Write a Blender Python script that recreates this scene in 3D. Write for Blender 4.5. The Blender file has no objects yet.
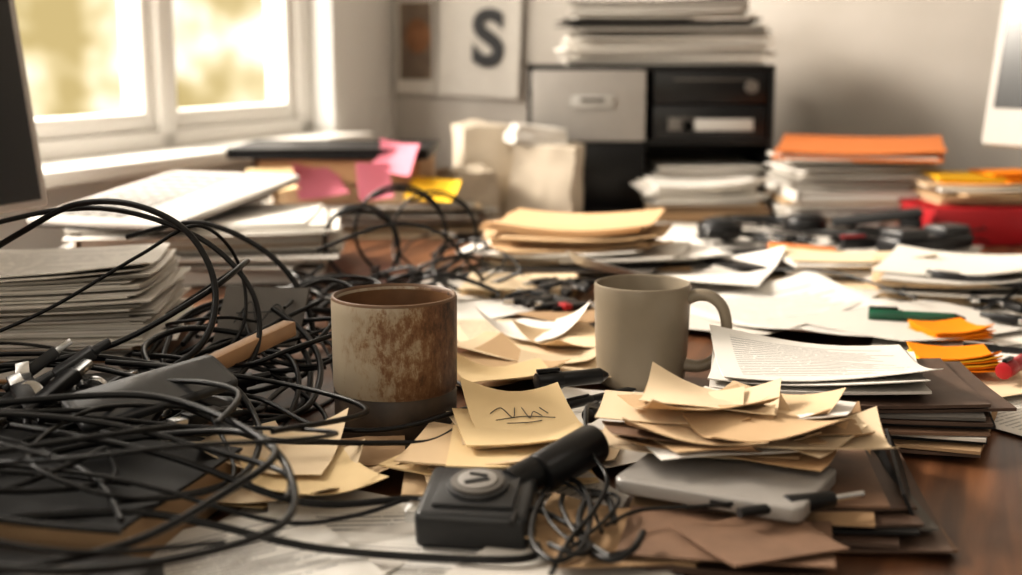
import bpy, bmesh, math, random
from mathutils import Matrix, Vector, noise
R=math.radians
random.seed(7)
S=bpy.context.scene
# ------------------------------------------------------------------ materials
def newmat(name):
    m=bpy.data.materials.new(name); m.use_nodes=True
    nt=m.node_tree; b=nt.nodes['Principled BSDF']; return m,nt,b
def N(nt,t,**k):
    n=nt.nodes.new(t)
    for a,v in k.items(): setattr(n,a,v)
    return n
def mat(name,col,rough=.6,metal=0,var=.12,scale=30,bump=.0,spec=.5):
    m,nt,b=newmat(name)
    tc=N(nt,'ShaderNodeTexCoord'); no=N(nt,'ShaderNodeTexNoise'); no.inputs['Scale'].default_value=scale; no.inputs['Detail'].default_value=6
    nt.links.new(tc.outputs['Object'],no.inputs['Vector'])
    mr=N(nt,'ShaderNodeMix',data_type='RGBA')
    c=Vector(col[:3]); mr.inputs[6].default_value=(*(c*(1-var)),1); mr.inputs[7].default_value=(*[min(1,q) for q in c*(1+var)],1)
    nt.links.new(no.outputs['Fac'],mr.inputs[0]); nt.links.new(mr.outputs[2],b.inputs['Base Color'])
    b.inputs['Roughness'].default_value=rough; b.inputs['Metallic'].default_value=metal
    b.inputs['Specular IOR Level'].default_value=spec
    if bump>0:
        bp=N(nt,'ShaderNodeBump'); bp.inputs['Strength'].default_value=bump; bp.inputs['Distance'].default_value=.002
        nt.links.new(no.outputs['Fac'],bp.inputs['Height']); nt.links.new(bp.outputs['Normal'],b.inputs['Normal'])
    return m
def printmat(name,col,lines=24,ink=(.08,.08,.09),thr=.42,words=34,amount=.8):
    m,nt,b=newmat(name); L=nt.links
    uv=N(nt,'ShaderNodeUVMap'); uv.uv_map='UVMap'
    sp=N(nt,'ShaderNodeSeparateXYZ'); L.new(uv.outputs[0],sp.inputs[0])
    def M(op,a,bv=None):
        n=N(nt,'ShaderNodeMath',operation=op)
        for i,q in enumerate([a,bv]):
            if q is None: continue
            if isinstance(q,(int,float)): n.inputs[i].default_value=q
            else: L.new(q,n.inputs[i])
        return n.outputs[0]
    ly=M('MULTIPLY',sp.outputs[1],lines); fl=M('FLOOR',ly); fr=M('FRACT',ly)
    inl=M('MULTIPLY',M('GREATER_THAN',fr,.32),M('LESS_THAN',fr,.68))
    cb=N(nt,'ShaderNodeCombineXYZ'); L.new(M('MULTIPLY',sp.outputs[0],words),cb.inputs[0]); L.new(M('MULTIPLY',fl,7.3),cb.inputs[1])
    no=N(nt,'ShaderNodeTexNoise'); no.inputs['Scale'].default_value=1; no.inputs['Detail'].default_value=2
    L.new(cb.outputs[0],no.inputs['Vector'])
    wd=M('GREATER_THAN',no.outputs['Fac'],thr)
    wn=N(nt,'ShaderNodeTexWhiteNoise',noise_dimensions='1D'); L.new(fl,wn.inputs['W'])
    ends=M('LESS_THAN',sp.outputs[0],M('ADD',M('MULTIPLY',wn.outputs['Value'],.35),.6))
    mg=M('MULTIPLY',M('GREATER_THAN',sp.outputs[0],.1),ends)
    mgy=M('MULTIPLY',M('GREATER_THAN',sp.outputs[1],.1),M('LESS_THAN',sp.outputs[1],.9))
    k=M('MULTIPLY',M('MULTIPLY',M('MULTIPLY',inl,wd),M('MULTIPLY',mg,mgy)),amount)
    mx=N(nt,'ShaderNodeMix',data_type='RGBA'); mx.inputs[6].default_value=(*col,1); mx.inputs[7].default_value=(*ink,1)
    L.new(k,mx.inputs[0]); L.new(mx.outputs[2],b.inputs['Base Color']); b.inputs['Roughness'].default_value=.75
    b.inputs['Specular IOR Level'].default_value=.25
    return m
WH=[mat('paper_white_%d'%i,c,.85,var=.03,scale=12,spec=.2) for i,c in enumerate([(.73,.70,.66),(.57,.54,.50),(.70,.665,.61),(.36,.335,.30)])]
CR=[mat('paper_cream_%d'%i,c,.85,var=.05,scale=14,spec=.2) for i,c in enumerate([(.61,.46,.30),(.49,.345,.21),(.67,.54,.38),(.35,.235,.14)])]
PR=printmat('paper_printed',(.73,.70,.66),amount=.45); PRC=printmat('paper_printed_cream',(.68,.57,.42),18)
PRD=printmat('paper_written_dense',(.71,.685,.645),26,thr=.36,words=44,ink=(.14,.14,.15),amount=.7)
TAN=mat('manila',(.40,.235,.12),.7,var=.08,scale=10)
MAN=mat('manila_light',(.53,.35,.20),.75,var=.08,scale=10,spec=.25)
BRN=mat('kraft_brown',(.085,.052,.037),.55,var=.5,scale=30,bump=.15)
BRN2=mat('kraft_mid',(.17,.102,.066),.6,var=.4,scale=40,bump=.15)
DK=mat('dark_card',(.012,.012,.013),.5,spec=.3)
BLK=mat('black_rubber',(.0045,.0045,.005),.36,spec=.35)
BLK2=mat('black_plastic',(.008,.008,.009),.32,spec=.4)
GRY=mat('grey_plastic',(.030,.031,.033),.35,spec=.4)
GRY2=mat('grey_card',(.11,.10,.09),.7,var=.2)
LG=mat('light_grey_plastic',(.44,.425,.405),.45,var=.03,spec=.3)
SIL=mat('metal_silver',(.6,.6,.6),.25,1)
GLS=mat('dark_glass',(.015,.016,.018),.2,var=.02)
ORG=mat('orange_folder',(.58,.19,.06),.7,var=.06,spec=.15)
ORS=mat('orange_sticky',(.80,.25,.012),.75,var=.03,spec=.1)
YEL=mat('yellow_sticky',(.80,.48,.04),.75,var=.03,spec=.1)
YEL2=mat('pale_yellow_sticky',(.70,.54,.32),.8,var=.04,spec=.2)
PNK=mat('pink_sticky',(.52,.17,.22),.75,var=.03,spec=.15)
RED=mat('red_binder',(.34,.012,.018),.4,var=.08)
GRN=mat('green_pen',(.012,.09,.05),.3)
INK=mat('ink',(.02,.02,.022),.6)
WOODL=mat('pale_wood',(.40,.24,.13),.5,var=.2,scale=50)
WHITEP=mat('white_paint',(.82,.80,.765),.45,var=.02,scale=5)
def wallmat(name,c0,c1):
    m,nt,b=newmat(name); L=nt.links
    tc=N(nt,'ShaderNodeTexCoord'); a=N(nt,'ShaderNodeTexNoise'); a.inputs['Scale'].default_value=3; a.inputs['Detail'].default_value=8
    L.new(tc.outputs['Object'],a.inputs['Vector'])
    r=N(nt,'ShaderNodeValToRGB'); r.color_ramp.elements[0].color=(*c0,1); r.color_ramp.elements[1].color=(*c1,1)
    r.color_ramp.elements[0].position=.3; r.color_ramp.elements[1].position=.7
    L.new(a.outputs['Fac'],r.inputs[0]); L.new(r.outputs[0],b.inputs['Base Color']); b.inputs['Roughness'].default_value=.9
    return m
WALL=wallmat('plaster_grey',(.40,.37,.335),(.52,.49,.455)); WALL_LIT=wallmat('plaster_lit',(.80,.785,.76),(.86,.85,.83))  # window wall lighter: daylight on its reveal is put into the colour
def woodmat():
    m,nt,b=newmat('desk_wood'); L=nt.links
    tc=N(nt,'ShaderNodeTexCoord'); mp=N(nt,'ShaderNodeMapping'); mp.inputs['Scale'].default_value=(34,2.2,34)
    L.new(tc.outputs['Object'],mp.inputs[0])
    a=N(nt,'ShaderNodeTexNoise'); a.inputs['Scale'].default_value=1.3; a.inputs['Detail'].default_value=8; a.inputs['Distortion'].default_value=.6
    L.new(mp.outputs[0],a.inputs['Vector'])
    r=N(nt,'ShaderNodeValToRGB'); e=r.color_ramp.elements
    e[0].position=.3; e[0].color=(.030,.013,.007,1); e[1].position=.75; e[1].color=(.22,.10,.048,1)
    q=e.new(.5); q.color=(.105,.046,.022,1)
    L.new(a.outputs['Fac'],r.inputs[0]); L.new(r.outputs[0],b.inputs['Base Color'])
    b.inputs['Roughness'].default_value=.38
    bp=N(nt,'ShaderNodeBump'); bp.inputs['Strength'].default_value=.15; bp.inputs['Distance'].default_value=.001
    L.new(a.outputs['Fac'],bp.inputs['Height']); L.new(bp.outputs[0],b.inputs['Normal'])
    return m
WOOD=woodmat()
def rustmug():
    m,nt,b=newmat('rustic_glaze'); L=nt.links
    tc=N(nt,'ShaderNodeTexCoord'); sp=N(nt,'ShaderNodeSeparateXYZ'); L.new(tc.outputs['Object'],sp.inputs[0])
    n1=N(nt,'ShaderNodeTexNoise'); n1.inputs['Scale'].default_value=150; n1.inputs['Detail'].default_value=12; n1.inputs['Roughness'].default_value=.82
    mp=N(nt,'ShaderNodeMapping'); mp.inputs['Scale'].default_value=(1,1,.5); L.new(tc.outputs['Object'],mp.inputs[0]); L.new(mp.outputs[0],n1.inputs['Vector'])
    n3=N(nt,'ShaderNodeTexNoise'); n3.inputs['Scale'].default_value=26; n3.inputs['Detail'].default_value=3; L.new(tc.outputs['Object'],n3.inputs['Vector'])
    av=N(nt,'ShaderNodeMath',operation='MULTIPLY_ADD'); av.inputs[1].default_value=.3; L.new(n3.outputs['Fac'],av.inputs[0]); 
    hf=N(nt,'ShaderNodeMath',operation='MULTIPLY'); hf.inputs[1].default_value=.9; L.new(n1.outputs['Fac'],hf.inputs[0]); L.new(hf.outputs[0],av.inputs[2])
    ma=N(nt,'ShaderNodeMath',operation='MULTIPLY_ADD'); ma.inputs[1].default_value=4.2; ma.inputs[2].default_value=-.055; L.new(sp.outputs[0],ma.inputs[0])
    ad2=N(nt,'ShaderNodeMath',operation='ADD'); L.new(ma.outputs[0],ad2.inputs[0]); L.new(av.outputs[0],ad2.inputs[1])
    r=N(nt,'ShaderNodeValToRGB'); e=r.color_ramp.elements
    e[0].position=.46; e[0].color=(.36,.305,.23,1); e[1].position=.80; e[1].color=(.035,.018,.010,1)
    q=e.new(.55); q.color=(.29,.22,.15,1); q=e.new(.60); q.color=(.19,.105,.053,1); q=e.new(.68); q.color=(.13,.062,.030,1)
    L.new(ad2.outputs[0],r.inputs[0])
    n2=N(nt,'ShaderNodeTexNoise'); n2.inputs['Scale'].default_value=60; n2.inputs['Detail'].default_value=6; L.new(tc.outputs['Object'],n2.inputs['Vector'])
    r2=N(nt,'ShaderNodeValToRGB'); r2.color_ramp.elements[0].position=.3; r2.color_ramp.elements[0].color=(.028,.019,.014,1); r2.color_ramp.elements[1].position=.75; r2.color_ramp.elements[1].color=(.080,.056,.038,1)
    L.new(n2.outputs['Fac'],r2.inputs[0])
    lt=N(nt,'ShaderNodeMath',operation='LESS_THAN'); lt.inputs[1].default_value=.036; L.new(sp.outputs[2],lt.inputs[0])
    mx=N(nt,'ShaderNodeMix',data_type='RGBA'); L.new(lt.outputs[0],mx.inputs[0]); L.new(r.outputs[0],mx.inputs[6]); L.new(r2.outputs[0],mx.inputs[7])
    gt=N(nt,'ShaderNodeMath',operation='GREATER_THAN'); gt.inputs[1].default_value=.0985; L.new(sp.outputs[2],gt.inputs[0])
    mx2=N(nt,'ShaderNodeMix',data_type='RGBA'); mx2.inputs[7].default_value=(.14,.08,.045,1); L.new(gt.outputs[0],mx2.inputs[0]); L.new(mx.outputs[2],mx2.inputs[6])
    L.new(mx2.outputs[2],b.inputs['Base Color']); b.inputs['Roughness'].default_value=.45
    bp=N(nt,'ShaderNodeBump'); bp.inputs['Strength'].default_value=.25; bp.inputs['Distance'].default_value=.001
    L.new(n1.outputs['Fac'],bp.inputs['Height']); L.new(bp.outputs[0],b.inputs['Normal'])
    return m
# ------------------------------------------------------------------ mesh builder
def T(x=0,y=0,z=0,rz=0,rx=0,ry=0):
    return Matrix.Translation((x,y,z))@Matrix.Rotation(R(rz),4,'Z')@Matrix.Rotation(R(ry),4,'Y')@Matrix.Rotation(R(rx),4,'X')
class MB:
    def __init__(s): s.v=[];s.f=[];s.m=[];s.uv=[];s.mats=[]
    def mi(s,m):
        if m not in s.mats: s.mats.append(m)
        return s.mats.index(m)
    def add(s,V,F,m,M=Matrix(),UV=None):
        o=len(s.v); s.v+= [tuple(M@Vector(p)) for p in V]; k=s.mi(m)
        for i,f in enumerate(F):
            s.f.append([o+j for j in f]); s.m.append(k)
            s.uv.append([UV[j] for j in f] if UV else [(0,0)]*len(f))
    def bm(s,bm,m,M=Matrix()):
        bm.verts.ensure_lookup_table(); bm.verts.index_update()
        s.add([v.co.copy() for v in bm.verts],[[v.index for v in f.verts] for f in bm.faces],m,M); bm.free()
    def box(s,w,d,h,m,M=Matrix(),bev=0,seg=2):   # base at z=0
        b=bmesh.new(); bmesh.ops.create_cube(b,size=1)
        for v in b.verts: v.co=Vector((v.co.x*w,v.co.y*d,(v.co.z+.5)*h))
        if bev>0: bmesh.ops.bevel(b,geom=b.edges[:],offset=bev,segments=seg,profile=.5,affect='EDGES')
        s.bm(b,m,M)
    def slab(s,w,d,h,cr,m,M=Matrix(),bev=.002):   # rounded-corner slab
        b=bmesh.new(); bmesh.ops.create_cube(b,size=1)
        for v in b.verts: v.co=Vector((v.co.x*w,v.co.y*d,(v.co.z+.5)*h))
        bmesh.ops.bevel(b,geom=[e for e in b.edges if abs(e.verts[0].co.z-e.verts[1].co.z)>1e-6],offset=cr,segments=6,profile=.5,affect='EDGES')
        bmesh.ops.bevel(b,geom=[e for e in b.edges if abs(e.verts[0].co.z-e.verts[1].co.z)<1e-6],offset=bev,segments=3,profile=.5,affect='EDGES')
        s.bm(b,m,M)
    def cyl(s,r,h,m,M=Matrix(),r2=None,seg=24,bev=0):
        b=bmesh.new(); bmesh.ops.create_cone(b,cap_ends=True,segments=seg,radius1=r,radius2=r if r2 is None else r2,depth=h)
        for v in b.verts: v.co.z+=h/2
        if bev>0:
            bmesh.ops.bevel(b,geom=[e for e in b.edges if abs(e.verts[0].co.z-e.verts[1].co.z)<1e-6],offset=bev,segments=2,profile=.5,affect='EDGES')
        s.bm(b,m,M)
    def lathe(s,prof,m,M=Matrix(),seg=64,caps=(True,True)):
        V=[];F=[];n=len(prof)
        for i in range(seg):
            a=2*math.pi*i/seg
            for r,z in prof: V.append((r*math.cos(a),r*math.sin(a),z))
        for i in range(seg):
            j=(i+1)%seg
            for k in range(n-1): F.append([i*n+k,j*n+k,j*n+k+1,i*n+k+1])
        if caps[0]: F.append([i*n for i in range(seg)][::-1])
        if caps[1]: F.append([i*n+n-1 for i in range(seg)])
        s.add(V,F,m,M)
    def sweep(s,pts,rad,m,M=Matrix(),seg=12,flat=1.0,up=Vector((0,1,0))):
        pts=[Vector(p) for p in pts]; V=[];F=[];n=len(pts)
        for i,p in enumerate(pts):
            t=(pts[min(i+1,n-1)]-pts[max(i-1,0)]).normalized()
            a=up.cross(t)
            if a.length<1e-4: a=Vector((1,0,0)).cross(t)
            a.normalize(); b=t.cross(a).normalized(); r=rad[i] if isinstance(rad,list) else rad
            for k in range(seg):
                q=2*math.pi*k/seg; V.append(p+a*math.cos(q)*r*flat+b*math.sin(q)*r)
        for i in range(n-1):
            for k in range(seg):
                l=(k+1)%seg; F.append([i*seg+k,i*seg+l,(i+1)*seg+l,(i+1)*seg+k])
        F.append(list(range(seg))[::-1]); F.append([(n-1)*seg+k for k in range(seg)])
        s.add(V,F,m,M)
    def sheet(s,w,d,t,m,M=Matrix(),curl=.0,seed=0,n=6):
        rr=random.Random(seed); cs=[(a,b,rr.uniform(0,1)**2*curl*2) for a in(-1,1) for b in(-1,1)]; wav=rr.uniform(-.15,.35)*curl; ph=rr.uniform(0,6)
        V=[];UV=[]
        def z(x,y):
            q=0
            for a,b,c in cs: q+=c*max(0,(a*x+b*y)/2-.25)**2*1.8
            return q+abs(wav)*(1+math.sin(x*2.2+y*1.5+ph))
        for top in (1,0):
            for i in range(n+1):
                for j in range(n+1):
                    x=i/n*2-1;y=j/n*2-1
                    V.append((x*w/2,y*d/2,z(x,y)+(t if top else 0))); UV.append((i/n,1-j/n))
        o=(n+1)**2; F=[]
        for i in range(n):
            for j in range(n):
                a=i*(n+1)+j; F.append([a,a+n+1,a+n+2,a+1]); F.append([o+a,o+a+1,o+a+n+2,o+a+n+1])
        for i in range(n):
            a=i*(n+1); b=a+n+1; F.append([b,a,a+o,b+o][::-1])
            a=i*(n+1)+n; b=a+n+1; F.append([a,b,b+o,a+o][::-1])
            a=i; b=i+1; F.append([a,b,b+o,a+o][::-1])
            a=n*(n+1)+i; b=a+1; F.append([a,b,b+o,a+o])
        s.add(V,F,m,M,UV)
    def build(s,name,parent=None,smooth=True,M=None):
        me=bpy.data.meshes.new(name); me.from_pydata([tuple(Vector(p)) for p in s.v],[],s.f)
        for m in s.mats: me.materials.append(m)
        me.polygons.foreach_set('material_index',s.m)
        ul=me.uv_layers.new(name='UVMap'); flat=[c for f in s.uv for p in f for c in p]; ul.data.foreach_set('uv',flat)
        b=bmesh.new(); b.from_mesh(me); bmesh.ops.recalc_face_normals(b,faces=b.faces); b.to_mesh(me); b.free()
        if smooth:
            me.polygons.foreach_set('use_smooth',[True]*len(me.polygons)); me.set_sharp_from_angle(angle=R(38))
        me.update()
        o=bpy.data.objects.new(name,me); S.collection.objects.link(o)
        if M is not None: o.matrix_world=M
        if parent: o.parent=parent
        return o
def pile(mb,x,y,z,rot,w,d,n,t,mats,jit=.004,rj=1.5,curl=.001,top=None,fill=.72):
    for i in range(n):
        m=top if (top and i==n-1) else random.choice(mats)
        mb.sheet(w*random.uniform(.96,1),d*random.uniform(.96,1),t*fill,m,T(x+random.gauss(0,jit),y+random.gauss(0,jit),z+i*t,rot+random.gauss(0,rj)),curl=curl*(i+1)/n,seed=11,n=4)
    return z+n*t
def book(mb,w,d,h,cover,M,pages=None,ct=.002):
    pages=pages or WH[0]
    mb.box(w,d,ct,cover,M,bev=.0006,seg=1); mb.box(w,d,ct,cover,M@T(0,0,h-ct),bev=.0006,seg=1)
    mb.box(w-.006,d-.008,h-2*ct,pages,M@T(.003,0,ct)); mb.box(ct,d,h,cover,M@T(-w/2+ct/2,0,0),bev=.0006,seg=1)
def cat(P,k=10,closed=False):
    P=[Vector(p) for p in P]; n=len(P); out=[]
    for i in range(n-1):
        a,b,c,d=P[max(i-1,0)],P[i],P[i+1],P[min(i+2,n-1)]
        for j in range(k):
            t=j/k; out.append(.5*((2*b)+(c-a)*t+(2*a-5*b+4*c-d)*t*t+(-a+3*b-3*c+d)*t**3))
    out.append(P[-1])
    return out
def cables(name,paths,rad,m,k=10,parent=None):
    cu=bpy.data.curves.new(name,'CURVE'); cu.dimensions='3D'; cu.bevel_depth=rad; cu.bevel_resolution=3; cu.use_fill_caps=True
    rr=random.Random(5)
    for p in paths:
        q=cat(p,k); sp=cu.splines.new('POLY'); sp.points.add(len(q)-1); th=rr.choice([.65,.85,1,1.15]) if rad>.001 else 1
        for i,c in enumerate(q): sp.points[i].co=(c.x,c.y,max(c.z,rad*th),1); sp.points[i].radius=th
        sp.use_smooth=True
    cu.materials.append(m)
    o=bpy.data.objects.new(name,cu); S.collection.objects.link(o)
    dg=bpy.context.evaluated_depsgraph_get(); me=bpy.data.meshes.new_from_object(o.evaluated_get(dg)); me.name=name
    bpy.data.objects.remove(o); o=bpy.data.objects.new(name,me); S.collection.objects.link(o)
    me.polygons.foreach_set('use_smooth',[True]*len(me.polygons))
    if parent: o.parent=parent
    return o
# ------------------------------------------------------------------ room (local frame: x along back wall, -y into room)
WF=Matrix.Translation((-.25,2.775,0))@Matrix.Rotation(R(-21.6),4,'Z')
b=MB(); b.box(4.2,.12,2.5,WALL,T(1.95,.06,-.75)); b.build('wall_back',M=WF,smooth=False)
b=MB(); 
ZB,ZT,Y0,Y1=.115,1.55,-.265,-2.30  # opening lengthened out of view toward the camera to let in more light
b.box(.15,-Y0,2.5,WALL_LIT,T(-.075,Y0/2,-.75)); b.box(.15,1.9,2.5,WALL_LIT,T(-.075,Y1-.95,-.75))
b.box(.15,Y0-Y1,ZB+.75,WALL_LIT,T(-.075,(Y0+Y1)/2,-.75)); b.box(.15,Y0-Y1,1.75-ZT,WALL_LIT,T(-.075,(Y0+Y1)/2,ZT))
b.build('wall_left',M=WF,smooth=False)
FL=mat('floor_boards',(.25,.17,.11),.5,var=.2,scale=6)
b=MB(); b.box(4.2,4.3,.05,FL,T(1.95,-2.1,-.80)); b.build('floor',M=WF,smooth=False)
b=MB(); b.box(4.2,4.3,.05,WHITEP,T(1.95,-2.1,1.75)); b.build('ceiling',M=WF,smooth=False)
b=MB(); b.box(4.05,.015,.09,WHITEP,T(2.02,-.0076,-.75),bev=.003); b.build('baseboard_back',M=WF)
# window
b=MB(); XW=-.085
def bar(y,w,z0,z1,dep=.05): b.box(dep,w,z1-z0,WHITEP,T(XW,y,z0),bev=.004)
def hbar(z,h,y0,y1,dep=.05): b.box(dep,abs(y1-y0),h,WHITEP,T(XW,(y0+y1)/2,z),bev=.004)
hbar(ZB,.03,Y0,Y1,.07); hbar(ZT-.04,.04,Y0,Y1,.07); bar(Y0-.02,.04,ZB,ZT,.07); bar(Y1+.02,.04,ZB,ZT,.07)
ML=(-.725,-1.25,-1.78)
for yc in ML: bar(yc,.035,ZB,ZT,.07)
edges=[Y0-.04,*ML,Y1+.04]
for i in range(4):
    a,c=edges[i]-(0 if i==0 else .017),edges[i+1]+(0 if i==3 else .017)
    bar(a-.014,.026,ZB+.03,ZT-.04,.045); bar(c+.014,.026,ZB+.03,ZT-.04,.045); hbar(ZB+.03,.03,a,c,.044); hbar(ZT-.07,.03,a,c,.044)
b.build('window_1',M=WF)
b=MB(); b.box(.14,Y0-Y1+.08,.022,WHITEP,T(.0,(Y0+Y1)/2,ZB-.021),bev=.005); b.build('trim_windowsill',M=WF)
# desk
b=MB(); b.box(2.3,2.72,.04,WOOD,T(1.17,-1.375,-.04),bev=.004)
for x in(.08,2.26):
    for y in(-.09,-2.66): b.box(.07,.07,.71,WOOD,T(x,y,-.75),bev=.004)
b.box(2.1,.03,.08,WOOD,T(1.17,-.09,-.12)); b.box(2.1,.03,.08,WOOD,T(1.17,-2.66,-.12))
b.build('desk',M=WF)
# posters
def textmesh(name,txt,size,m,M,parent=None):
    cu=bpy.data.curves.new(name,'FONT'); cu.body=txt; cu.size=size; cu.extrude=.0004; cu.offset=size*.035; cu.align_x='CENTER'; cu.align_y='CENTER'; cu.materials.append(m)
    o=bpy.data.objects.new(name,cu); S.collection.objects.link(o)
    dg=bpy.context.evaluated_depsgraph_get(); dg.update(); me=bpy.data.meshes.new_from_object(o.evaluated_get(dg)); bpy.data.objects.remove(o)
    o=bpy.data.objects.new(name,me); S.collection.objects.link(o); o.matrix_world=M
    if parent: o.parent=parent; o.matrix_parent_inverse=parent.matrix_world.inverted()
    return o
POST=mat('poster_paper',(.56,.53,.49),.8,var=.08)
POB=mat('poster_print_brown',(.22,.11,.055),.8,var=.7,scale=30)
b=MB(); b.sheet(.185,.32,.001,POST,T(0,0,0),curl=.012,seed=3)
PM=WF@Matrix.Translation((.205,-.012,.34))@Matrix.Rotation(R(90),4,'X')@Matrix.Rotation(R(-2),4,'Z')
po=b.build('wall_poster',M=PM); 
bpy.context.view_layer.update()
textmesh('poster_letter','S',.155,INK,PM@Matrix.Translation((.022,-.045,.008)),po)
b=MB(); b.sheet(.09,.28,.001,POST,curl=.003,seed=5); b.sheet(.075,.16,.0006,mat('poster_print_dark',(.16,.12,.09),.8,var=.6,scale=25),T(0,-.03,.0025),curl=.001,seed=5)
b.cyl(.03,.001,POB,T(.005,-.02,.0045)@Matrix.Diagonal((1,1.2,1,1)))
b.build('wall_poster.001',M=WF@Matrix.Translation((.058,-.009,.325))@Matrix.Rotation(R(90),4,'X'))
# ------------------------------------------------------------------ mugs
RM=rustmug(); INR=mat('mug_inside_rust',(.15,.08,.04),.4,var=.45,scale=60)
b=MB(); H=.1005
b.lathe([(.036,0),(.0395,.0015),(.0412,.005),(.0418,.015),(.0420,.034),(.0413,.0352),(.0413,.0372),(.0422,.0385),(.0424,.06),(.0426,.09),(.0426,H-.002),(.0420,H-.0004),(.0408,H),(.0398,H-.001),(.0393,H-.004)],RM,seg=96,caps=(True,False))
b.lathe([(.0393,H-.004),(.0388,.06),(.0380,.012),(.034,.006),(.002,.0055)],INR,seg=96,caps=(False,True))
b.build('coffee_mug',M=T(-.082,.880,.0,0)@Matrix.Scale(1.035,4))
GM=mat('greige_glaze',(.245,.208,.158),.34,var=.06,scale=90,bump=.03,spec=.4)
b=MB(); H=.0835
b.lathe([(.031,0),(.0335,.001),(.0352,.004),(.0362,.012),(.0372,.03),(.0380,.05),(.0386,.07),(.0389,H-.002),(.0385,H-.0005),(.0376,H),(.0367,H-.0008),(.0362,H-.004),(.0355,.05),(.0345,.012),(.030,.006),(.002,.0055)],GM,seg=96)
hp=cat([(.036,0,.072),(.045,0,.0755),(.056,0,.0745),(.0650,0,.066),(.0685,0,.050),(.0655,0,.033),(.057,0,.022),(.047,0,.0175),(.0350,0,.018)],8)
b.sweep(hp,[.0062-.0009*math.sin(math.pi*i/(len(hp)-1)) for i in range(len(hp))],GM,flat=.85,seg=16)
b.build('coffee_mug.001',M=T(.108,1.032,.0,-18)@Matrix.Scale(1.02,4))
# ------------------------------------------------------------------ left side
WA=[WH[0],WH[0],WH[2],WH[2],WH[1],WH[1]]
b=MB(); # stack A
book(b,.27,.2,.018,TAN,T(-.445,1.13,0,3)); z=pile(b,-.44,1.12,.0185,2,.27,.19,7,.0018,[CR[1],BRN2,WH[1]],.008)
z=pile(b,-.445,1.12,z,5,.27,.19,30,.00145,WA,.008,2,curl=.004,fill=.9); z=pile(b,-.455,1.12,z+.0005,6,.27,.18,8,.0011,WH[:1]+[WH[2]],.004,1.5,curl=.008,top=PR,fill=.9)
b.build('paper_stack')
b=MB(); # stack B
book(b,.33,.24,.022,GRY2,T(-.40,1.59,0,6)); z=pile(b,-.39,1.58,.0225,4,.32,.22,9,.0024,WA+[GRY2],.014,5)
book(b,.28,.2,.014,CR[1],T(-.385,1.58,z,12)); z+=.0145; z=pile(b,-.38,1.57,z,8,.30,.21,6,.0022,WH,.016,6,top=WH[0])
b.build('paper_stack.001')
KEY=mat('laptop_key',(.16,.155,.15),.9,var=.03,spec=.05); KW=mat('laptop_key_well',(.42,.405,.385),.9,spec=.05); LGT=mat('laptop_shell',(.50,.48,.455),.75,var=.03,spec=.1)
b=MB(); b.slab(.32,.20,.007,.012,LGT,T(),bev=.002); b.slab(.315,.195,.003,.012,DK,T(0,0,-.003),bev=.001); b.box(.290,.115,.0006,KW,T(0,.034,.0068))
for r_ in range(5):
    for c_ in range(11): b.box(.0175,.0160,.0005,KEY,T(-.1270+c_*.0254,-.010+r_*.0222,.0073))
b.box(.085,.04,.0004,KW,T(0,-.07,.0069))
b.build('laptop',M=T(-.425,1.60,z+.016,72,0,-5))
# monitors
b=MB(); b.box(.55,.018,.36,LG,T(0,0,0),bev=.004); b.box(.535,.004,.345,GLS,T(-.005,-.0085,.0075)); 
b.box(.06,.012,.22,LG,T(0,.02,-.105),bev=.003); b.box(.22,.16,.008,LG,T(0,.02,-.100),bev=.003)
b.build('computer_monitor',M=T(-.583,1.07,.113,70,-7))
b=MB()
b.box(.5,.02,.36,LG,T(0,0,0),bev=.006); b.box(.47,.004,.29,GLS,T(0,-.0095,.055))
b.box(.06,.012,.24,LG,T(0,.02,-.120),bev=.003); b.box(.22,.16,.008,LG,T(0,.03,-.122),bev=.003)
b.build('computer_monitor.001',M=T(.845,1.70,.135,-55,-8))
# stack C
b=MB(); z=pile(b,-.22,1.99,0,5,.32,.22,14,.0033,WH+[CR[2],WH[3],CR[1],BRN2],.018,7); 
book(b,.24,.18,.03,CR[1],T(-.24,2.0,z,2),pages=CR[0]); z+=.0305
book(b,.25,.19,.038,BRN2,T(-.255,2.0,z,-4),pages=TAN); z+=.0385; book(b,.30,.2,.015,DK,T(-.27,2.0,z,-2),pages=DK)
b.build('book_stack')
b=MB(); b.sheet(.075,.055,.0008,PNK,T(-.285,1.885,.080,32,50),curl=.01,seed=1); b.sheet(.07,.05,.0008,PNK,T(-.165,1.885,.115,-40,58),curl=.01,seed=2)
b.sheet(.095,.038,.0008,YEL,T(-.115,1.87,.072,-38,55),curl=.01,seed=4); b.sheet(.05,.06,.0008,PNK,T(-.20,1.862,.085,15,60),curl=.01,seed=7); b.sheet(.07,.05,.0008,YEL2,T(-.35,1.87,.085,20,40),curl=.01,seed=7)
b.build('sticky_notes')
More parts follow.
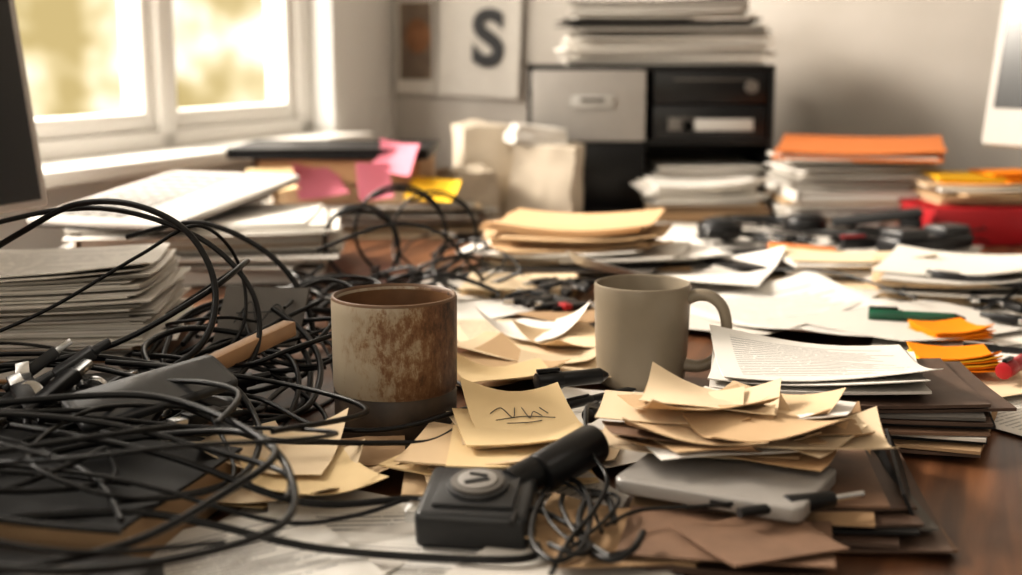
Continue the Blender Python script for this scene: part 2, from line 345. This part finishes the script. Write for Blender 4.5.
# D draped cream papers, stood in for by crumpled box shapes
def crumpled_box(b,w,d,h,x,y,z0,m,seed,rz=0,ry=0,amp=.07):
    bm=bmesh.new(); bmesh.ops.create_cube(bm,size=1); bmesh.ops.subdivide_edges(bm,edges=bm.edges[:],cuts=9,use_grid_fill=True)
    for v in bm.verts:
        c=v.co.copy(); n=noise.noise_vector(c*2.1+Vector((seed,0,0)))*amp+noise.noise_vector(c*5+Vector((0,seed,0)))*amp*.45
        v.co=c+Vector((n.x,n.y,n.z*(c.z+.5)))
        v.co=Vector((v.co.x*w*(1-.12*(c.z+.5)),v.co.y*d*(1-.12*(c.z+.5)),max(0,(v.co.z+.5)*h)))
    b.bm(bm,m,T(x,y,z0,rz,0,ry))
KR=mat('draped_paper_cream',(.52,.455,.37),.85,var=.06,scale=10,spec=.2)
b=MB(); crumpled_box(b,.12,.13,.150,-.035,2.15,0,KR,3,12,0); crumpled_box(b,.11,.09,.125,.055,2.05,0,KR,8,-18,4); crumpled_box(b,.08,.10,.09,-.07,2.02,0,KR,5,25,0); crumpled_box(b,.09,.07,.03,.04,2.06,.125,WH[1],6,10,6)
b.build('draped_papers')
# E black file cabinet
b=MB(); w,d,h=.41,.30,.25; DR=mat('drawer_front',(.33,.31,.29),.55,var=.04)
b.box(w,d,.008,BLK2,T(0,0,0),bev=.001); b.box(w,d,.008,BLK2,T(0,0,h-.008),bev=.001); b.box(.008,d,h,BLK2,T(-w/2+.004),bev=.001); b.box(.008,d,h,BLK2,T(w/2-.004),bev=.001)
b.box(w,.006,h,BLK2,T(0,d/2-.003)); b.box(w-.01,d-.01,.008,BLK2,T(0,0,.118)); b.box(.006,d-.01,h-.01,BLK2,T(-.012,0,.005)) 
b.box(.19,.27,.118,DR,T(-.105,-.018,.124),bev=.002); b.box(.19,.27,.112,BLK2,T(-.105,-.016,.008),bev=.002)
b.box(.19,.27,.056,BLK2,T(.0975,-.018,.128),bev=.002); b.box(.19,.27,.054,BLK2,T(.0975,-.018,.187),bev=.002)
b.box(.12,.003,.020,LG,T(.11,-.156,.142),bev=.001); b.box(.13,.003,.003,GRY2,T(.1,-.156,.225),bev=.001); b.box(.07,.003,.02,LG,T(-.1,-.156,.18),bev=.001); b.box(.04,.003,.006,GRY2,T(-.1,-.158,.19))
b.cyl(.011,.010,GRY2,T(.165,-.154,.215,0,90)); b.box(.045,.003,.022,GRY2,T(.05,-.156,.142),bev=.001)
pile(b,.097,-.03,.0085,0,.18,.26,10,.0035,[BRN2,MAN,TAN],.003,1); pile(b,.097,-.03,.0450,0,.18,.26,13,.0028,WH,.003,1)
b.build('file_cabinet',M=T(.235,2.305,0,0))
b=MB(); z=pile(b,.265,2.29,.2505,0,.34,.25,15,.0035,WH+[WH[3]],.008,3); z=pile(b,.265,2.29,z,4,.32,.24,6,.0035,[GRY2,WH[1],DK],.01,4,curl=.006); z=pile(b,.26,2.29,z,-6,.30,.24,8,.0038,WH,.01,4,curl=.006,top=GRY2); b.build('magazine_stack')
b=MB(); z=pile(b,.32,2.08,0,-4,.19,.13,8,.004,[BRN2,TAN,BRN2,CR[1]],.006,3); z=pile(b,.31,2.07,z,6,.18,.13,7,.0042,WH+[WH[3]],.006,4,curl=.012); b.build('paper_stack.002')
# F stack w orange folder
b=MB(); z=pile(b,.545,2.02,0,-2,.24,.19,12,.004,WH+[GRY2,CR[1]],.008,3); book(b,.24,.19,.018,WH[1],T(.545,2.02,z,3)); z+=.0185
z=pile(b,.54,2.02,z,2,.22,.18,13,.0035,WH+[CR[1]],.009,4); b.build('paper_stack.003')
b=MB(); b.sheet(.25,.21,.004,ORG,T(0,0,0,0),curl=.003,seed=3); b.sheet(.235,.2,.002,WH[0],T(0,0,.0055)); b.sheet(.25,.21,.003,ORG,T(0,0,.009,2),curl=.012,seed=3,n=8); b.build('orange_folder',M=T(.55,2.02,z+.001,-18,2))
# G red binder & pads
b=MB(); M=T(0,0,0); b.box(.24,.2,.004,RED,M,bev=.001); b.box(.24,.2,.004,RED,M@T(0,0,.05),bev=.001); b.box(.004,.2,.054,RED,M@T(-.118,0,0),bev=.001); b.box(.225,.19,.045,WH[1],M@T(.004,0,.0045)); b.box(.24,.004,.05,RED,M@T(0,-.1,.002),bev=.001)
b.cyl(.012,.003,SIL,T(-.121,0,.027,0,0,90)); b.build('red_binder',M=T(.71,1.90,0,4))
b=MB(); z=pile(b,.71,1.90,.0545,8,.19,.16,6,.0045,[CR[0],WH[0],CR[1]],.012,8,curl=.006); z=pile(b,.69,1.89,z,-8,.1,.09,3,.004,[YEL,ORS],.01,6); z=pile(b,.74,1.9,z-.008,10,.08,.08,3,.004,[ORS],.006,6); b.build('notepad_stack')
# H manila stack
b=MB(); z=pile(b,.10,1.60,0,3,.22,.18,9,.0038,CR+[WH[0],BRN2,GRY2],.018,10,curl=.008); z=pile(b,.085,1.61,z,-10,.20,.17,4,.003,[MAN,CR[1]],.01,6,curl=.008)
for i in range(3): b.sheet(.20,.15,.0022,MAN,T(.075+.004*i,1.62,z+i*.003,-14-i*2),curl=.008,seed=5,n=8)
b.build('manila_folder_stack')
b=MB(); z=pile(b,.012,1.44,0,-8,.13,.10,6,.0024,[YEL2,CR[2]],.003,3,curl=.002,top=CR[2]); b.build('notepad')
# ------------------------------------------------------------------ scattered papers
def scatter(name,items,z0=.0006,dz=.0009):
    b=MB()
    for i,(x,y,w,d,rz,m,c) in enumerate(items): b.sheet(w,d,.0005,m,T(x,y,z0+i*dz,rz),curl=c,seed=i*3+1,n=8)
    return b.build(name)
scatter('loose_papers',[(.30,1.83,.21,.29,35,WH[1],.01),(.40,1.95,.21,.27,-20,PR,.01),(.25,1.98,.2,.25,10,WH[2],.012),(.47,1.70,.21,.28,60,WH[1],.01),(.55,1.55,.2,.28,-35,PR,.012),
 (.38,1.49,.15,.12,-8,CR[2],.01),(.24,1.33,.21,.28,-38,WH[1],.012),(.30,1.28,.21,.25,25,PRD,.01),(.20,1.50,.2,.22,70,WH[0],.02),(.40,1.23,.15,.2,-60,WH[1],.01),(.17,1.72,.2,.2,12,WH[0],.01)])
scatter('loose_papers.001',[(.43,1.06,.18,.20,50,WH[1],.008),(.385,.93,.10,.13,35,PR,.006),(.41,1.16,.14,.2,-20,PR,.01),(.37,1.02,.12,.14,-62,CR[2],.008),(.5,1.3,.2,.26,20,WH[2],.01),(.62,1.55,.2,.25,-10,WH[1],.01)])
scatter('loose_papers.002',[(-.03,.665,.2,.15,12,PRD,.006),(-.10,.70,.13,.11,-25,WH[1],.008),(-.02,.60,.21,.15,-8,PRD,.004),(-.15,.635,.13,.12,30,PRD,.006),(.045,.71,.07,.10,40,PR,.01),(.03,.63,.1,.14,-30,WH[1],.008)])
scatter('loose_papers.003',[(-.02,1.34,.13,.1,30,WH[0],.01),(-.06,1.45,.12,.15,-40,WH[1],.01),(.0,1.22,.12,.1,12,PRC,.01),(.02,1.12,.13,.1,-20,CR[2],.012),(-.02,1.05,.1,.1,35,CR[1],.012),(.045,1.05,.08,.08,-5,CR[2],.012),(.055,1.15,.08,.08,30,CR[0],.014),(.02,1.19,.08,.08,-40,WH[0],.014),(-.005,1.00,.08,.06,18,YEL2,.012),(.06,1.25,.08,.08,50,CR[3],.012)],dz=.0013)
scatter('loose_papers.004',[(.085,.955,.12,.085,12,WH[0],.008),(.06,.90,.1,.1,-30,WH[1],.008),(.10,.885,.12,.12,24,PRD,.01),(.035,.835,.08,.07,-12,CR[2],.008),(.065,.85,.08,.10,35,WH[0],.008)],dz=.0014)
scatter('index_cards',[(-.15,.80,.085,.085,12,CR[1],.008),(-.17,.76,.08,.08,-18,YEL2,.012),(-.125,.78,.085,.085,35,CR[0],.012),(-.10,.81,.06,.06,5,CR[3],.008),(-.14,.745,.085,.08,-8,CR[2],.012),(-.185,.80,.08,.08,22,CR[2],.010),(-.12,.735,.07,.07,30,YEL2,.010),(-.15,.775,.08,.08,-5,CR[2],.010)],dz=.0028)
b=MB(); z=pile(b,-.01,.79,.004,-6,.085,.085,12,.0017,CR+[YEL2],.009,12,curl=.005); z=pile(b,.004,.815,z,8,.078,.085,4,.0013,[CR[2],CR[0]],.004,5,curl=.004,top=YEL2)
b.build('sticky_note_stack')
b=MB(); b.sheet(.070,.080,.0010,YEL2,T(0,0,0),curl=.008,seed=8,n=8)
nt_=b.build('sketched_note',M=T(.008,.820,z+.0005,14,7))
zz=.0036
c=[[(-.021,.006,zz),(-.012,.014,zz),(-.008,-.004,zz),(-.003,.012,zz)],[(.002,.012,zz),(.003,-.006,zz),(.008,.004,zz),(.012,-.004,zz)],[(-.02,-.006,zz),(0,-.003,zz),(.02,-.008,zz)],[(.014,.010,zz),(.017,.0,zz)],[(-.014,-.012,zz),(0,-.013,zz),(.01,-.011,zz)]]
o=cables('pen_sketch',c,.00032,INK,6); o.parent=nt_
# ------------------------------------------------------------------ right foreground pile
b=MB(); z=0.0006
for i,(m,t) in enumerate([(BRN2,.0022),(BRN,.0018),(BRN,.003),(GRY2,.0018),(DK,.002),(BRN,.002),(CR[3],.0016),(BRN,.002),(BRN2,.0018)]):
    b.sheet(.165-.005*i,.20-.004*i,t*.85,m,T(.168-.001*i+random.uniform(-.008,.008),.765+random.uniform(-.008,.008),z,-8+random.uniform(-8,8)),curl=.004,seed=3,n=8); z+=t
b.sheet(.028,.13,.002,DK,T(.238,.745,.014,-12,0,65),n=4)
b.build('cardboard_folder_stack'); zt=z
b=MB(); z=0.003
for i in range(10):
    m=[BRN,CR[3],DK,WH[1],BRN2,DK,BRN,GRY2,BRN,BRN][i]; b.sheet(.15,.13,.0022,m,T(.262+random.uniform(-.010,.010),.905+random.uniform(-.008,.008),z,-24+i*2+random.uniform(-6,6)),curl=.005,seed=3,n=8); z+=.0031
b.build('notebook_stack'); zn=z
b=MB(); b.sheet(.15,.14,.002,WH[1],T(),curl=.006,seed=12,n=8); b.sheet(.15,.135,.0008,PRD,T(.002,0,.003,-3),curl=.012,seed=12,n=10); b.sheet(.15,.13,.0008,PRD,T(.003,.004,.005,6),curl=.014,seed=12,n=10)
b.build('open_notebook',M=T(.225,.925,zn+.001,-10))
LG2=mat('brushed_grey',(.30,.285,.27),.4,metal=.2,var=.06)
b=MB(); b.slab(.11,.080,.009,.007,LG2,T(),bev=.0018); b.box(.012,.002,.003,BLK2,T(.01,-.040,.003)); b.slab(.104,.074,.0006,.006,LG2,T(0,0,.0086),bev=.0002); b.build('portable_hard_drive',M=T(.125,.708,zt+.0035,-28))
b=MB(); z=zt+.0135
for i in range(24):
    m=[CR[2],CR[1],MAN,CR[0],WH[0],CR[3],CR[1],CR[2],TAN,WH[0],CR[2],CR[1],BRN2,CR[2],MAN,CR[3],CR[0],WH[2],CR[1],CR[2],WH[0],CR[0],CR[1],CR[2]][i]
    b.sheet(.090+random.uniform(-.012,.012),.056,.0006,m,T(.137+random.uniform(-.038,.038),.756+random.uniform(-.028,.028),z,-14+random.uniform(-30,34)),curl=.009,seed=30+i,n=8); z+=.00085
b.build('envelope_pile')
b=MB(); b.sheet(.12,.075,.001,CR[3],T(.075,.655,.012,8),curl=.006,seed=3); b.sheet(.11,.07,.001,BRN2,T(.115,.645,.015,-12),curl=.006,seed=4); b.sheet(.1,.07,.001,CR[1],T(.06,.67,.008,-20),curl=.004,seed=6); b.sheet(.10,.07,.004,BRN,T(.115,.655,.002,-5),curl=.004,seed=6); b.sheet(.07,.06,.001,BRN2,T(.13,.635,.018,24),curl=.006,seed=9);b.build('kraft_envelopes')
# sticky on right
b=MB(); z=pile(b,.415,1.18,.009,10,.058,.058,5,.0013,[ORS],.001,2,curl=.005); b.build('sticky_note_pad')
b=MB(); z=pile(b,.372,1.045,.012,-8,.066,.055,6,.0016,[ORS,YEL],.001,2,curl=.006,top=ORS); b.build('sticky_note_pad.001')
b=MB(); z=pile(b,.50,1.42,.006,-25,.16,.19,9,.003,WH+CR[:1],.008,6,curl=.01,top=WH[2]); b.build('paper_stack.004')
b=MB(); z=pile(b,.42,1.52,.012,-5,.17,.09,6,.0024,[CR[2],WH[0],CR[0]],.006,5,curl=.008,top=CR[2]); b.build('notepad.001')
b=MB(); b.sheet(.17,.16,.003,DK,T(.32,1.58,.014,20),curl=.003,seed=2); b.build('black_folder')
# ------------------------------------------------------------------ device
b=MB()
b.box(.062,.058,.022,GRY,T(0,0,0),bev=.004,seg=3); b.box(.045,.042,.003,GRY,T(0,.0,.0215),bev=.001)
b.cyl(.0175,.003,GRY,T(0,0,.024),bev=.0008,seg=40); b.cyl(.0150,.002,GRY2,T(0,0,.0268),bev=.0008,seg=40); b.cyl(.0110,.001,LG2,T(0,0,.0286),bev=.0003,seg=40); b.box(.014,.003,.0008,GRY,T(0,-.003,.0296,25)); b.box(.010,.002,.0008,GRY,T(0,.004,.0296,-10))
b.cyl(.0125,.050,BLK2,T(.030,.030,.017,-38,-86),bev=.003,seg=32); b.cyl(.0105,.02,BLK,T(.016,.016,.016,-38,-86),seg=32)
b.box(.008,.012,.008,SIL,T(-.035,-.01,.008),bev=.001)
b.build('control_dial',M=T(-.018,.685,.008,-8,0)@Matrix.Rotation(R(9),4,'X'))
# ------------------------------------------------------------------ pens, small stuff
def pen(name,x,y,z,rz,L,m,r=.004,tip=SIL,rx=0):
    b=MB(); Q=Matrix.Rotation(R(90),4,'Y')
    b.cyl(r,L*.8,m,Q,bev=.0006,seg=16); b.cyl(r,L*.1,tip,Matrix.Translation((L*.8,0,0))@Q,r2=r*.3,seg=16); b.cyl(r*1.15,L*.32,m,Matrix.Translation((-.001,0,0))@Q,bev=.0006,seg=16)
    b.box(L*.28,r*.6,r*.4,tip,Matrix.Translation((L*.13,0,r*1.2)),bev=.0003)
    return b.build(name,M=T(x,y,z+r*1.2,rz))
pen('ballpoint_pen',.355,1.24,.010,-16,.10,GRN,.005,BLK2); pen('marker_pen',.020,.930,.020,22,.065,BLK2,.0060,BLK2)
pen('marker_pen.001',.395,.995,.012,50,.06,RED,.006,BLK2); pen('ballpoint_pen.002',.45,1.36,.03,-40,.13,BLK2); pen('ballpoint_pen.003',.40,1.10,.012,-25,.09,BLK2,.003)
pen('ballpoint_pen.001',.040,.872,.022,40,.075,BLK2,.0030,BLK2); pen('marker_pen.002',.44,1.68,.012,12,.12,BLK2,.007,RED); pen('marker_pen.003',.34,1.66,.012,-30,.11,ORG,.006,BLK2)
pen('ballpoint_pen.004',.50,1.13,.006,15,.12,BLK2,.004); pen('marker_pen.004',.052,.825,.026,62,.05,BLK2,.0045,BLK2); pen('marker_pen.005',.42,1.35,.012,10,.12,GRY,.006,RED)
b=MB(); b.box(.012,.13,.012,WOODL,T(0,0,0),bev=.0015); b.box(.0122,.012,.0122,CR[2],T(0,-.06,0)); b.build('wooden_stick',M=T(-.200,.915,.048,-26,5))
b=MB(); b.slab(.040,.105,.006,.006,GRY,T()); b.slab(.036,.099,.0005,.005,mat('phone_glass',(.05,.052,.055),.16),T(0,0,.0058),bev=.0002); b.build('smartphone',M=T(-.228,.785,.056,-48,7,18))
b=MB(); b.sheet(.07,.06,.003,GRY2,T(),curl=.006,seed=4,n=8); tg=b.build('cardboard_tag',M=T(-.205,1.03,.055,-6,42))
o=cables('tag_sketch',[[(-.02,-.01,.007),(-.01,.012,.007),(0,-.01,.007),(.012,.01,.007),(.022,-.004,.007)],[(-.02,0,.007),(.02,.003,.007)]],.0005,INK,6); o.parent=tg
b=MB(); book(b,.19,.14,.030,DK,T(-.275,.715,0,-14),pages=CR[3]); b.build('black_notebook')
b=MB(); b.box(.14,.07,.02,GRY,T(),bev=.006); b.box(.03,.02,.002,GRY2,T(.03,0,.019),bev=.0005); b.cyl(.005,.03,BLK2,T(.07,0,.01,0,0,90)); b.build('power_adapter',M=T(-.25,.595,.0,-14))
def plug(b,M,m=BLK2):
    b.box(.012,.03,.008,m,M,bev=.002); b.box(.009,.012,.0045,SIL,M@T(0,.02,.0018),bev=.0004); b.cyl(.0035,.012,m,M@T(0,-.015,.004,0,90),r2=.0025,seg=12)
b=MB()
for i in range(24):
    x=random.uniform(-.36,-.20); y=random.uniform(.80,.98); plug(b,T(x,y,random.uniform(.010,.03),random.uniform(0,360),random.uniform(-20,20),random.uniform(-20,20)),random.choice([BLK2,GRY,BLK2]))
for i in range(9): plug(b,T(-.31+random.uniform(-.04,.04),.81+random.uniform(-.03,.03),.045+random.uniform(0,.02),random.uniform(0,360),random.uniform(-35,35),random.uniform(-35,35)),random.choice([GRY,BLK2]))
for i in range(3): b.cyl(.009,.006,SIL,T(-.31+.018*i,.80+.01*i,.052,0,60+20*i,20),bev=.001)
b.box(.085,.045,.03,BLK2,T(-.31,.93,0,20),bev=.005); b.box(.08,.05,.03,BLK2,T(-.25,.97,0,-40),bev=.005); b.box(.07,.04,.028,GRY,T(-.34,.86,.0,-10),bev=.005)
b.build('cable_connectors')
b=MB()
for i in range(16):
    x=random.uniform(.01,.08); y=random.uniform(1.25,1.42); plug(b,T(x,y,.012,random.uniform(0,360)),random.choice([BLK2,BLK2,GRY]))
b.box(.01,.014,.007,RED,T(.055,1.27,.014,30),bev=.002)
for i in range(12): plug(b,T(random.uniform(.30,.62),random.uniform(1.72,1.88),.012,random.uniform(0,360)),random.choice([BLK2,BLK2,GRY]))
for i in range(8): plug(b,T(random.uniform(.47,.62),random.uniform(1.2,1.4),.012,random.uniform(0,360)),random.choice([BLK2,BLK2,GRY]))
b.build('cable_connectors.001')
b=MB(); arc=[(.075*math.cos(t),.075*math.sin(t),.012) for t in [math.pi*i/20 for i in range(21)]]
b.sweep(arc,.007,BLK2,seg=10,up=Vector((0,0,1)))
for s_ in(-1,1): b.cyl(.032,.022,BLK2,T(s_*.075,-.01,.0,0),bev=.006,seg=32); b.cyl(.024,.004,GRY,T(s_*.075,-.01,.022),bev=.001,seg=32)
b.build('headphones',M=T(.36,1.84,.012,25))
b=MB(); b.box(.13,.035,.008,BLK2,T(),bev=.003); b.box(.125,.03,.014,GRY,T(.0,0,.022,0,0,-8),bev=.005); b.box(.03,.03,.025,BLK2,T(.045,0,.004),bev=.003); b.build('stapler',M=T(.52,1.80,.012,-15))
b=MB(); b.box(.14,.045,.022,BLK2,T(),bev=.006); b.box(.05,.04,.012,GRY,T(.04,0,.02),bev=.004); b.box(.05,.04,.012,GRY,T(-.04,0,.02),bev=.004); b.build('remote_control',M=T(.55,1.68,.012,30))
# ------------------------------------------------------------------ cables
def loop(cx,cy,z,r,turns,seed,ex=1,tx=0,ty=0,zr=.02):
    rr=random.Random(seed); n=int(turns*9); p=[]; a0=rr.uniform(0,6.28); p1,p2,p3=[rr.uniform(0,6.28) for _ in range(3)]; dr=rr.uniform(-.03,.03)
    for i in range(n+1):
        a=a0+i/9*6.283; q=r*(1+.13*math.sin(2*a+p1)+.08*math.sin(.63*a+p2)+dr*i/9); x=q*math.cos(a)*ex; y=q*math.sin(a)
        p.append((cx+x+.02*math.sin(.31*a+p3),cy+y,z+tx*x+ty*y+zr*.6*math.sin(1.3*a+p1)))
    return p
P=[]
for i in range(15):
    cx=random.uniform(-.25,-.17); cy=random.uniform(.88,1.10); P.append(loop(cx,cy,random.uniform(.01,.06),random.uniform(.04,.075),random.uniform(1,2),i,ex=random.uniform(.6,1.0),ty=random.uniform(0,.4)))
for i in range(11):
    P.append(loop(random.uniform(-.38,-.25),random.uniform(.80,.93),random.uniform(.01,.035),random.uniform(.04,.08),random.uniform(.8,1.6),40+i,ex=1.2))
for i in range(12):
    P.append(loop(random.uniform(-.34,-.21),random.uniform(.62,.80),random.uniform(.04,.06),random.uniform(.06,.11),random.uniform(.5,1.2),100+i,ex=1.3))
P+=[[(-.42,.99,.11),(-.375,.97,.135),(-.33,.96,.157),(-.28,.94,.160),(-.235,.92,.142),(-.212,.90,.105),(-.218,.87,.068),(-.265,.85,.045),(-.34,.84,.035),(-.42,.82,.03)],
 [(-.42,1.0,.135),(-.35,.99,.150),(-.29,.97,.150),(-.23,.96,.128),(-.195,.95,.09),(-.19,.92,.05),(-.22,.88,.03),(-.3,.86,.02)],
 [(-.40,.9,.06),(-.34,.92,.085),(-.28,.95,.12),(-.24,.97,.14),(-.215,.99,.11),(-.21,.98,.06),(-.24,.95,.03),(-.3,.93,.02)],
 [(-.42,.86,.04),(-.34,.87,.055),(-.28,.88,.068),(-.22,.90,.1),(-.20,.95,.115),(-.22,1.0,.10),(-.28,1.02,.06)],
 [(-.34,1.12,.11),(-.27,1.10,.125),(-.21,1.09,.10),(-.175,1.07,.06),(-.17,1.05,.02),(-.2,1.0,.01)],
 [(-.06,1.02,.012),(-.036,.965,.014),(-.027,.90,.020),(-.033,.845,.030),(-.08,.812,.026),(-.13,.82,.026),(-.18,.86,.035),(-.24,.85,.04),(-.3,.87,.03)],
 [(-.30,.80,.05),(-.22,.79,.05),(-.16,.765,.035),(-.11,.770,.030),(-.075,.785,.025),(-.05,.80,.022),(-.028,.85,.022),(-.024,.90,.012),(-.03,.95,.01)],
 [(-.30,.74,.05),(-.2,.70,.045),(-.12,.69,.02),(-.06,.70,.018),(-.05,.695,.018)],
 [(-.34,.68,.05),(-.22,.66,.045),(-.13,.66,.02),(-.09,.68,.015),(-.06,.70,.018)],
 [(-.32,.62,.03),(-.2,.645,.03),(-.1,.64,.012),(0,.63,.01),(.02,.655,.01)],
 [(-.28,.86,.06),(-.2,.84,.055),(-.165,.80,.035),(-.155,.73,.028),(-.17,.68,.03),(-.21,.65,.035)],
 [(-.19,.78,.045),(-.16,.70,.03),(-.2,.64,.04),(-.26,.66,.055),(-.25,.74,.06),(-.2,.78,.05)]]
cables('cable_tangle',P,.0021,BLK)
P=[loop(random.uniform(-.13,-.02),random.uniform(1.38,1.62),.02,random.uniform(.03,.06),1.3,200+i,zr=.03) for i in range(6)]
for cx,cz,r in((-.13,.062,.055),(-.09,.06,.05),(-.175,.05,.045)):
    P.append([(cx+r*math.cos(a),1.50+.03*math.sin(a*.5)+cx*.2,cz+r*math.sin(a)) for a in [i*.6 for i in range(15)]])
P+= [loop(random.uniform(-.24,-.10),random.uniform(1.14,1.4),.02,random.uniform(.04,.07),1.5,230+i,zr=.03) for i in range(9)]
P+= [[(-.2,1.3,.07),(-.13,1.35,.09),(-.08,1.4,.075),(-.05,1.42,.04),(-.03,1.45,.01)]]
cables('cable_coil',P,.0024,BLK)
P=[loop(random.uniform(.035,.055),random.uniform(.63,.67),.022,random.uniform(.03,.05),.9,300+i,ex=.45,zr=.006) for i in range(4)]
P+=[[(.055,.80,.045),(.047,.77,.052),(.046,.73,.040),(.055,.70,.030),(.045,.66,.026),(.03,.63,.02),(.02,.60,.015)],[(.132,.672,.029),(.12,.665,.028),(.10,.66,.028),(.07,.66,.026),(.05,.64,.025)],
 [(.03,.70,.02),(.028,.67,.024),(.035,.64,.02),(.05,.61,.02)],[(.045,.71,.02),(.06,.68,.026),(.05,.65,.024),(.03,.62,.02)]]
cables('cable_bundle',P,.0017,BLK)
P=[loop(random.uniform(.28,.62),random.uniform(1.65,1.92),.02,random.uniform(.03,.08),1.2,400+i,zr=.02) for i in range(5)]
P+=[[(.42,1.3,.02),(.36,1.4,.03),(.3,1.48,.02),(.2,1.55,.015)]]
P+=[loop(random.uniform(.5,.62),random.uniform(1.25,1.38),.015,random.uniform(.03,.05),1.1,430+i,zr=.02) for i in range(3)]
cables('loose_cables',P,.0022,BLK)
b=MB(); Q=Matrix.Rotation(R(90),4,'Y')
b.cyl(.006,.03,BLK2,Q,r2=.0045,seg=16,bev=.0005); b.cyl(.0022,.02,SIL,Matrix.Translation((.03,0,0))@Q,seg=12); b.cyl(.003,.03,BLK2,Matrix.Translation((-.03,0,0))@Q,seg=12)
b.build('audio_jack_plug',M=T(.15,.662,zt+.009,22))
# ------------------------------------------------------------------ camera
cam=bpy.data.cameras.new('camera'); co=bpy.data.objects.new('camera',cam); S.collection.objects.link(co)
co.location=(0,0,.27); co.rotation_euler=(R(90-10.4),0,0); cam.lens=45; cam.sensor_width=36; cam.clip_start=.01
cam.dof.use_dof=True; cam.dof.focus_distance=.90; cam.dof.aperture_fstop=4.6
S.camera=co
# ------------------------------------------------------------------ light
w=bpy.data.worlds.new('garden'); S.world=w; w.use_nodes=True; nt=w.node_tree; L=nt.links; bg=nt.nodes['Background']
tc=N(nt,'ShaderNodeTexCoord'); no=N(nt,'ShaderNodeTexNoise'); no.inputs['Scale'].default_value=20; no.inputs['Detail'].default_value=3; L.new(tc.outputs['Generated'],no.inputs['Vector'])
r=N(nt,'ShaderNodeValToRGB'); e=r.color_ramp.elements; e[0].position=.36; e[0].color=(.46,.36,.17,1); e[1].position=.62; e[1].color=(1.0,.95,.84,1); q=e.new(.48); q.color=(.72,.60,.36,1)
L.new(no.outputs['Fac'],r.inputs[0])
sp=N(nt,'ShaderNodeSeparateXYZ'); L.new(tc.outputs['Generated'],sp.inputs[0])
mr=N(nt,'ShaderNodeMapRange'); mr.inputs['From Min'].default_value=.08; mr.inputs['From Max'].default_value=.35; L.new(sp.outputs[2],mr.inputs[0])
mx=N(nt,'ShaderNodeMix',data_type='RGBA'); L.new(mr.outputs[0],mx.inputs[0]); L.new(r.outputs[0],mx.inputs[6]); mx.inputs[7].default_value=(1.9,1.75,1.55,1)
mr2=N(nt,'ShaderNodeMapRange'); mr2.inputs['From Min'].default_value=-.05; mr2.inputs['From Max'].default_value=.15; mr2.inputs['To Min'].default_value=1.12; mr2.inputs['To Max'].default_value=.19
L.new(sp.outputs[0],mr2.inputs[0]); L.new(mx.outputs[2],bg.inputs[0]); L.new(mr2.outputs[0],bg.inputs[1])
def area(name,loc,target,size,power,col):
    l=bpy.data.lights.new(name,'AREA'); l.size=size; l.energy=power; l.color=col; o=bpy.data.objects.new(name,l); S.collection.objects.link(o)
    o.location=loc; o.rotation_euler=(Vector(target)-Vector(loc)).to_track_quat('-Z','Y').to_euler(); return o
area('window_daylight',(-1.95,2.15,1.40),(0,1.1,0),.7,158,(1,.90,.775))
area('window_fill',(-1.75,1.05,.95),(0,1.3,.1),.9,42,(1,.94,.86))  # added soft fill outside the unseen bays, brightens the left stack fronts
area('ceiling_fill',(.8,.2,1.6),(.1,1.2,0),.9,3,(1,.93,.85))  # unseen fill light added overhead, stands for no known lamp
S.view_settings.view_transform='Standard'
try: S.view_settings.look='Medium High Contrast'
except Exception as ex: print('look',ex)
S.view_settings.exposure=.20
